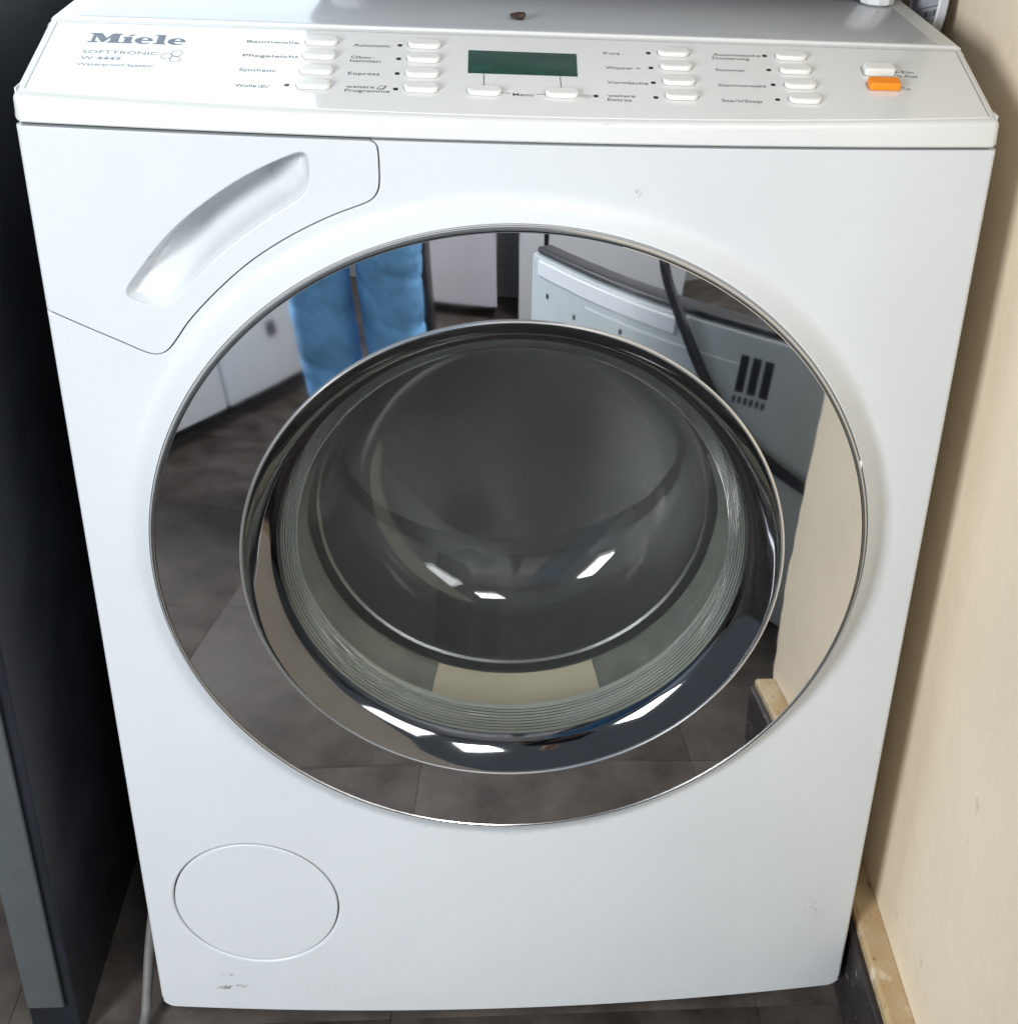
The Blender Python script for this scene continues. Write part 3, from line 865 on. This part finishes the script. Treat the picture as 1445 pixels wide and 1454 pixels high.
obj('disc_body', disc_prof([(0, .004), (.0345, .004), (.0355, .003), (.0355, -.003), (.0335, -.0035), (.0325, -.0025), (0, -.0025)]), DISCM, dsc)
obj('disc_rim', disc_prof([(.0357, -.0025), (.0357, -.0036), (.0345, -.0040), (.0335, -.0034)]), WFOOT, dsc)
def disc_bar(y0, y1, z, h, tilt=-.28):
    bm = bmesh.new()
    c = []
    for y, dz in ((y0, 0), (y1, 0), (y1, h), (y0, h)):
        c.append(bm.verts.new(DM @ Vector((-.00265, y, z+dz+tilt*y))))
    bm.faces.new(c)
    me = bpy.data.meshes.new('print_mark'); bm.to_mesh(me); bm.free()
    return obj('print_mark', me, INK, dsc)
for y0, y1, z, h in ((-.031, .012, -.0055, .0007), (-.030, -.0285, -.0125, .0045), (-.0278, -.0268, -.0125, .0045), (-.026, -.0242, -.0125, .0045), (-.0236, -.0226, -.0125, .0045), (-.0195, -.018, -.0125, .0042), (-.0174, -.0164, -.0125, .0042), (-.0125, -.011, -.0125, .0045), (-.0105, -.0088, -.0125, .0045), (-.0082, -.0072, -.0125, .0045), (-.0066, -.005, -.0125, .0045)):
    disc_bar(y0, y1, z, h)
# crumb on the lid
bm = bmesh.new(); bmesh.ops.create_icosphere(bm, subdivisions=3, radius=1)
for v in bm.verts:
    n = 1+.35*noise.noise(v.co*2.1)
    v.co = Vector((v.co.x*.0042*n*(1.2-.5*v.co.x), v.co.y*.0045*n, v.co.z*.0024*n))
cr = obj('crumb', finish(bm, 'crumb', 60), CRUMB); cr.location = (0.001, .134, .8535)
tag(cr, 'small dark brown crumb lying on the white lid', 'crumb')

# ------------------------------------------------------------------ room seen in the chrome: low cupboards and appliances
def oriented(A, B, depth, z0, z1, bev, name):
    """box whose front runs from A to B on the floor; depth goes away from the front"""
    A = Vector((A[0], A[1], 0)); B = Vector((B[0], B[1], 0)); t = (B-A).normalized(); L = (B-A).length
    n = Vector((t.y, -t.x, 0))
    mtx = Matrix((( t.x, n.x, 0, A.x), (t.y, n.y, 0, A.y), (0, 0, 1, 0), (0, 0, 0, 1)))
    return mtx, L
# grey-backed appliance turned away, behind the wall end
gb = empty('turned_appliance'); tag(gb, 'low appliance with grey back panel, dark vent slots and cord, reflected in the chrome ring', 'appliance')
mtx, L = oriented((.05, -1.25), (.47, -.478), .4, 0, .5, 0, '')
obj('back_panel', bevel_box('back_panel', (0, 0, .012), (L, .045, .468), .006, 2, mtx), GREYSH, gb)
obj('upper_band', bevel_box('upper_band', (.01, .006, .4685), (L-.01, .040, .478), .004, 2, mtx), BLACKM, gb)
obj('base', bevel_box('base', (.02, .02, 0), (L-.02, .042, .0118), 0, 2, mtx), BLACKM, gb)
for k in range(3):
    obj('vent_slot', bevel_box('vent_slot', (.612+.024*k, -.0015, .388), (.628+.024*k, .002, .440), .0005, 1, mtx), BLACKM, gb)
for k in range(6):
    obj('vent_slot', bevel_box('vent_slot', (.611+.0115*k, -.0015, .372), (.6165+.0115*k, .002, .382), .0004, 1, mtx), BLACKM, gb)
obj('seam', bevel_box('seam', (.20, -.0012, .425), (.62, .002, .4275), 0, 1, mtx), WHITEC, gb)
for a, b in ((.02, .36), (.06, .41), (.16, .40), (.18, .385), (.24, .37), (.31, .41), (.38, .40)):
    obj('screw_hole', bevel_box('screw_hole', (a, -.0012, b), (a+.008, .002, b+.008), .001, 1, mtx), BLACKM, gb)
obj('trim_strip', bevel_box('trim_strip', (.03, -.004, .440), (.46, .002, .462), .001, 1, mtx), WHITEC, gb)
nn = (mtx.to_3x3() @ Vector((0, -1, 0)))*.012
cpts = [Vector(q)+nn for q in ((.250, -.880, .545), (.262, -.858, .505), (.308, -.776, .415), (.345, -.71, .355), (.385, -.635, .31), (.422, -.566, .284), (.45, -.52, .27))]
obj('power_cord', tube('power_cord', cpts, .0075, 10), BLACKM, gb)
# white cupboards on the left of the photographer
wc = empty('white_cupboard'); tag(wc, 'white low cupboard beside the jeans, reflected in the left of the chrome ring', 'cupboard')
mtx, L = oriented((-.675, -1.150), (-.50, -1.80), .5, 0, .85, 0, '')
obj('carcass', bevel_box('carcass', (.004, .012, .05), (L-.004, .5, .498), .003, 2, mtx), WHITEC, wc)
obj('plinth', bevel_box('plinth', (.01, .05, 0), (L-.01, .48, .0495), 0, 2, mtx), BLACKM, wc)
obj('cupboard_door', bevel_box('cupboard_door', (.002, -.010, .055), (.216, .0115, .495), .008, 3, mtx), WHITEC, wc)
obj('cupboard_door', bevel_box('cupboard_door', (.222, -.010, .055), (L-.002, .0115, .495), .008, 3, mtx), WHITEC, wc)
obj('socket', bevel_box('socket', (.425, -.016, .165), (.460, -.0105, .195), .003, 2, mtx), BLACKM, wc)
def cupboard(name, label, x0, x1, y, z0, z1, m, cat='cupboard', dep=.2):
    e = empty(name); tag(e, label, cat)
    obj('carcass', bevel_box('carcass', (x0, y-dep, z0), (x1, y-.012, z1), .004, 2), m, e)
    obj('cupboard_door', bevel_box('cupboard_door', (x0+.003, y-.0115, z0+.004), (x1-.003, y, z1-.004), .004, 2), m, e)
    return e
cupboard('pale_cupboard', 'pale lilac cupboard front at the far end, reflected at the top of the chrome ring', -.300, -.022, -2.53, .03, .9, PALEC)
e = cupboard('tall_cupboard', 'bluish white cupboard right of the dark gap, reflected at the top of the chrome ring', .055, .62, -2.50, .0, .9, WHITEC)
obj('door_joint', bevel_box('door_joint', (.136, -2.5025, .02), (.150, -2.4985, .89), 0), BLACKM, e)
cupboard('black_case', 'narrow black case beside the jeans, reflected in the chrome ring', -.272, -.213, -1.95, .0, .9, BLACKM, 'case')

# ------------------------------------------------------------------ the photographer, whose jeans show in the chrome
SKIN = mat('skin', (0.55, 0.33, 0.24), 0.5, var=.05, vscale=20)
JEANS = mat('light_blue_denim', (0.17, 0.42, 0.74), 0.8, var=.22, vscale=22, bump=.3, bscale=400)
def denim_folds(m):
    nt, b = nodes(m)
    tc = nt.nodes.new('ShaderNodeTexCoord'); mp = nt.nodes.new('ShaderNodeMapping')
    mp.inputs['Scale'].default_value = (5, 5, 17); mp.inputs['Rotation'].default_value = (0.25, 0.35, 0)
    n = nt.nodes.new('ShaderNodeTexNoise'); n.noise_type = 'RIDGED_MULTIFRACTAL'
    n.inputs['Scale'].default_value = 1.0; n.inputs['Detail'].default_value = 3; n.inputs['Distortion'].default_value = 0.6
    bp = nt.nodes.new('ShaderNodeBump'); bp.inputs['Strength'].default_value = 0.8; bp.inputs['Distance'].default_value = 0.022; bp.invert = True
    nt.links.new(tc.outputs['Object'], mp.inputs['Vector']); nt.links.new(mp.outputs['Vector'], n.inputs['Vector'])
    nt.links.new(n.outputs['Fac'], bp.inputs['Height']); nt.links.new(bp.outputs['Normal'], b.inputs['Normal'])
denim_folds(JEANS)
TOPM = mat('dark_knit', (0.03, 0.035, 0.05), 0.85, var=.2, vscale=60, bump=.3, bscale=300)
HAIRM = mat('brown_hair', (0.05, 0.03, 0.02), 0.5, var=.3, vscale=80)
SHOE = mat('dark_shoe', (0.02, 0.02, 0.025), 0.6, var=.2)
PHONEM = mat('phone_black', (0.01, 0.01, 0.012), 0.2, var=.1)
def skin_mesh(name, pts, edges, sub=2, root=0):
    me = bpy.data.meshes.new(name+'_sk')
    me.from_pydata([p[:3] for p in pts], edges, [])
    o = bpy.data.objects.new(name+'_sk', me); COL.objects.link(o)
    md = o.modifiers.new('Skin', 'SKIN'); md.use_smooth_shade = True
    for i, p in enumerate(pts):
        sv = me.skin_vertices[0].data[i]
        r = p[3]
        sv.radius = r if isinstance(r, tuple) else (r, r)
        sv.use_root = (i == root)
    s = o.modifiers.new('Sub', 'SUBSURF'); s.levels = sub; s.render_levels = sub
    dg = bpy.context.evaluated_depsgraph_get()
    out = bpy.data.meshes.new_from_object(o.evaluated_get(dg))
    bpy.data.objects.remove(o); bpy.data.meshes.remove(me)
    out.name = name
    for p in out.polygons: p.use_smooth = True
    return out
PX, PY = -.264, -1.05
LX, RX = PX-.060, PX+.060
body_pts = [(PX, PY-.02, .93, (.13, .09)), (PX, PY-.02, 1.08, (.12, .085)), (PX, PY-.03, 1.25, (.14, .095)), (PX, PY-.03, 1.38, (.12, .08)), (PX, PY-.01, 1.46, .05), (PX, PY+.02, 1.53, .058), (PX, PY+.035, 1.60, (.075, .085)), (PX, PY+.03, 1.69, (.07, .08)),
    (LX-.02, PY-.01, .84, .082), (LX, PY, .47, .043), (LX, PY-.02, .30, .042), (LX, PY-.01, .09, .034), (LX-.01, PY+.12, .035, .030),
    (RX+.02, PY-.01, .84, .082), (RX, PY, .47, .043), (RX, PY-.02, .30, .042), (RX, PY-.01, .09, .034), (RX+.01, PY+.12, .035, .030),
    (PX-.17, PY-.03, 1.37, .050), (PX-.20, PY-.06, 1.10, .040), (PX-.06, PY+.10, 1.02, .030), (PX+.05, PY+.135, 1.025, .026),
    (PX+.17, PY-.03, 1.37, .050), (PX+.24, PY-.05, 1.10, .040), (PX+.255, PY+.08, 1.03, .030), (PX+.262, PY+.135, 1.035, .026)]
body_e = [(0, 1), (1, 2), (2, 3), (3, 4), (4, 5), (5, 6), (6, 7), (0, 8), (8, 9), (9, 10), (10, 11), (11, 12), (0, 13), (13, 14), (14, 15), (15, 16), (16, 17), (3, 18), (18, 19), (19, 20), (20, 21), (3, 22), (22, 23), (23, 24), (24, 25)]
def finger(pts, edges, root, base, dirs, r):
    prev = root
    p = Vector(base)
    for k, d in enumerate([Vector((0, 0, 0))]+dirs):
        p = p+Vector(d)
        pts.append((p.x, p.y, p.z, r*(1-.1*k))); edges.append((prev, len(pts)-1)); prev = len(pts)-1
for (root, sx, cx, cy, cz) in ((25, 1, PX+.262, PY+.150, 1.035), (21, -1, PX+.062, PY+.150, 1.025)):
    for k in range(4):
        finger(body_pts, body_e, root, (cx-.012*sx, cy+.012, cz+.030-.019*k), [(-.012*sx, .026, .001), (-.020*sx, .010, 0), (-.016*sx, -.006, 0)], .0082-.0006*(k == 3))
    finger(body_pts, body_e, root, (cx-.008*sx, cy-.002, cz+.034), [(-.016*sx, .004, .018), (-.016*sx, .004, .006)], .0095)
person = obj('person', skin_mesh('person', body_pts, body_e, 2), SKIN)
tag(person, 'person in light blue jeans standing before the machine, reflected in the chrome ring', 'person')
def cloth(name, pts, edges, m, amp, freq, sub=4):
    me = skin_mesh(name, pts, edges, sub)
    for v in me.vertices:
        c = v.co
        w = noise.noise(Vector((c.x*9+c.z*6, c.y*9, c.z*freq*.5)))*amp*.45
        kz = math.exp(-((c.z-.44)/.09)**2)
        w -= (1-abs(noise.noise(Vector((c.x*7+3+c.z*4, c.y*7+c.x*9, c.z*freq)))))**9*amp*3.6*(.3+kz)*max(0, .5+noise.noise(Vector((c.x*5, c.y*5+4, c.z*6))))
        v.co = c+v.normal*w
    return obj(name, me, m, person)
cloth('jeans', [(PX, PY-.02, .98, (.148, .108)), (PX, PY-.02, .90, (.150, .112)), (LX-.018, PY-.01, .80, .098), (LX-.004, PY, .62, .070), (LX, PY+.004, .47, .060), (LX, PY-.010, .33, .059), (LX, PY-.010, .18, .052), (LX, PY-.004, .07, .048),
               (RX+.018, PY-.01, .80, .098), (RX+.004, PY, .62, .070), (RX, PY+.004, .47, .060), (RX, PY-.010, .33, .059), (RX, PY-.010, .18, .052), (RX, PY-.004, .07, .048)],
      [(0, 1), (1, 2), (2, 3), (3, 4), (4, 5), (5, 6), (6, 7), (1, 8), (8, 9), (9, 10), (10, 11), (11, 12), (12, 13)], JEANS, .0009, 24)
cloth('sweater', [(PX, PY-.02, .95, (.152, .112)), (PX, PY-.02, 1.08, (.140, .102)), (PX, PY-.03, 1.25, (.158, .112)), (PX, PY-.03, 1.38, (.135, .095)), (PX, PY-.015, 1.44, .066),
                 (PX-.17, PY-.03, 1.37, .064), (PX-.20, PY-.06, 1.10, .052), (PX-.08, PY+.08, 1.025, .043), (PX+.17, PY-.03, 1.37, .064), (PX+.24, PY-.05, 1.10, .052), (PX+.254, PY+.055, 1.032, .043)],
      [(0, 1), (1, 2), (2, 3), (3, 4), (3, 5), (5, 6), (6, 7), (3, 8), (8, 9), (9, 10)], TOPM, .004, 20, 3)
cloth('hair', [(PX, PY-.010, 1.56, (.072, .060)), (PX, PY-.005, 1.64, (.088, .085)), (PX, PY+.015, 1.715, (.078, .080))], [(0, 1), (1, 2)], HAIRM, .005, 30, 3)
for x in (LX, RX):
    s = 1 if x > PX else -1
    cloth('shoe', [(x, PY-.03, .055, (.044, .050)), (x+.004*s, PY+.06, .045, (.046, .040)), (x+.010*s, PY+.15, .036, (.044, .030))], [(0, 1), (1, 2)], SHOE, 0, 10, 2)
for s, x in ((-1, -.022), (1, .022)):
    bm = bmesh.new(); bmesh.ops.create_uvsphere(bm, u_segments=16, v_segments=12, radius=.011)
    bmesh.ops.translate(bm, verts=bm.verts, vec=(PX+x*1.3, PY+.112, 1.615)); obj('eye', finish(bm, 'eye'), WFOOT, person)
for nm, pts in (('nose', [(PX, PY+.112, 1.615, .010), (PX, PY+.132, 1.585, .013)]), ('ear', [(PX-.076, PY+.03, 1.615, .014), (PX-.078, PY+.028, 1.585, .011)]), ('ear', [(PX+.076, PY+.03, 1.615, .014), (PX+.078, PY+.028, 1.585, .011)]), ('mouth', [(PX-.018, PY+.112, 1.555, .006), (PX+.018, PY+.112, 1.555, .006)])):
    obj(nm, skin_mesh(nm, pts, [(0, 1)], 2), SKIN, person)
ph = obj('phone', bevel_box('phone', (PX+.075, PY+.176, .995), (PX+.235, PY+.185, 1.07), .003, 3), PHONEM)
tag(ph, 'black phone held in both hands by the person in jeans', 'phone')
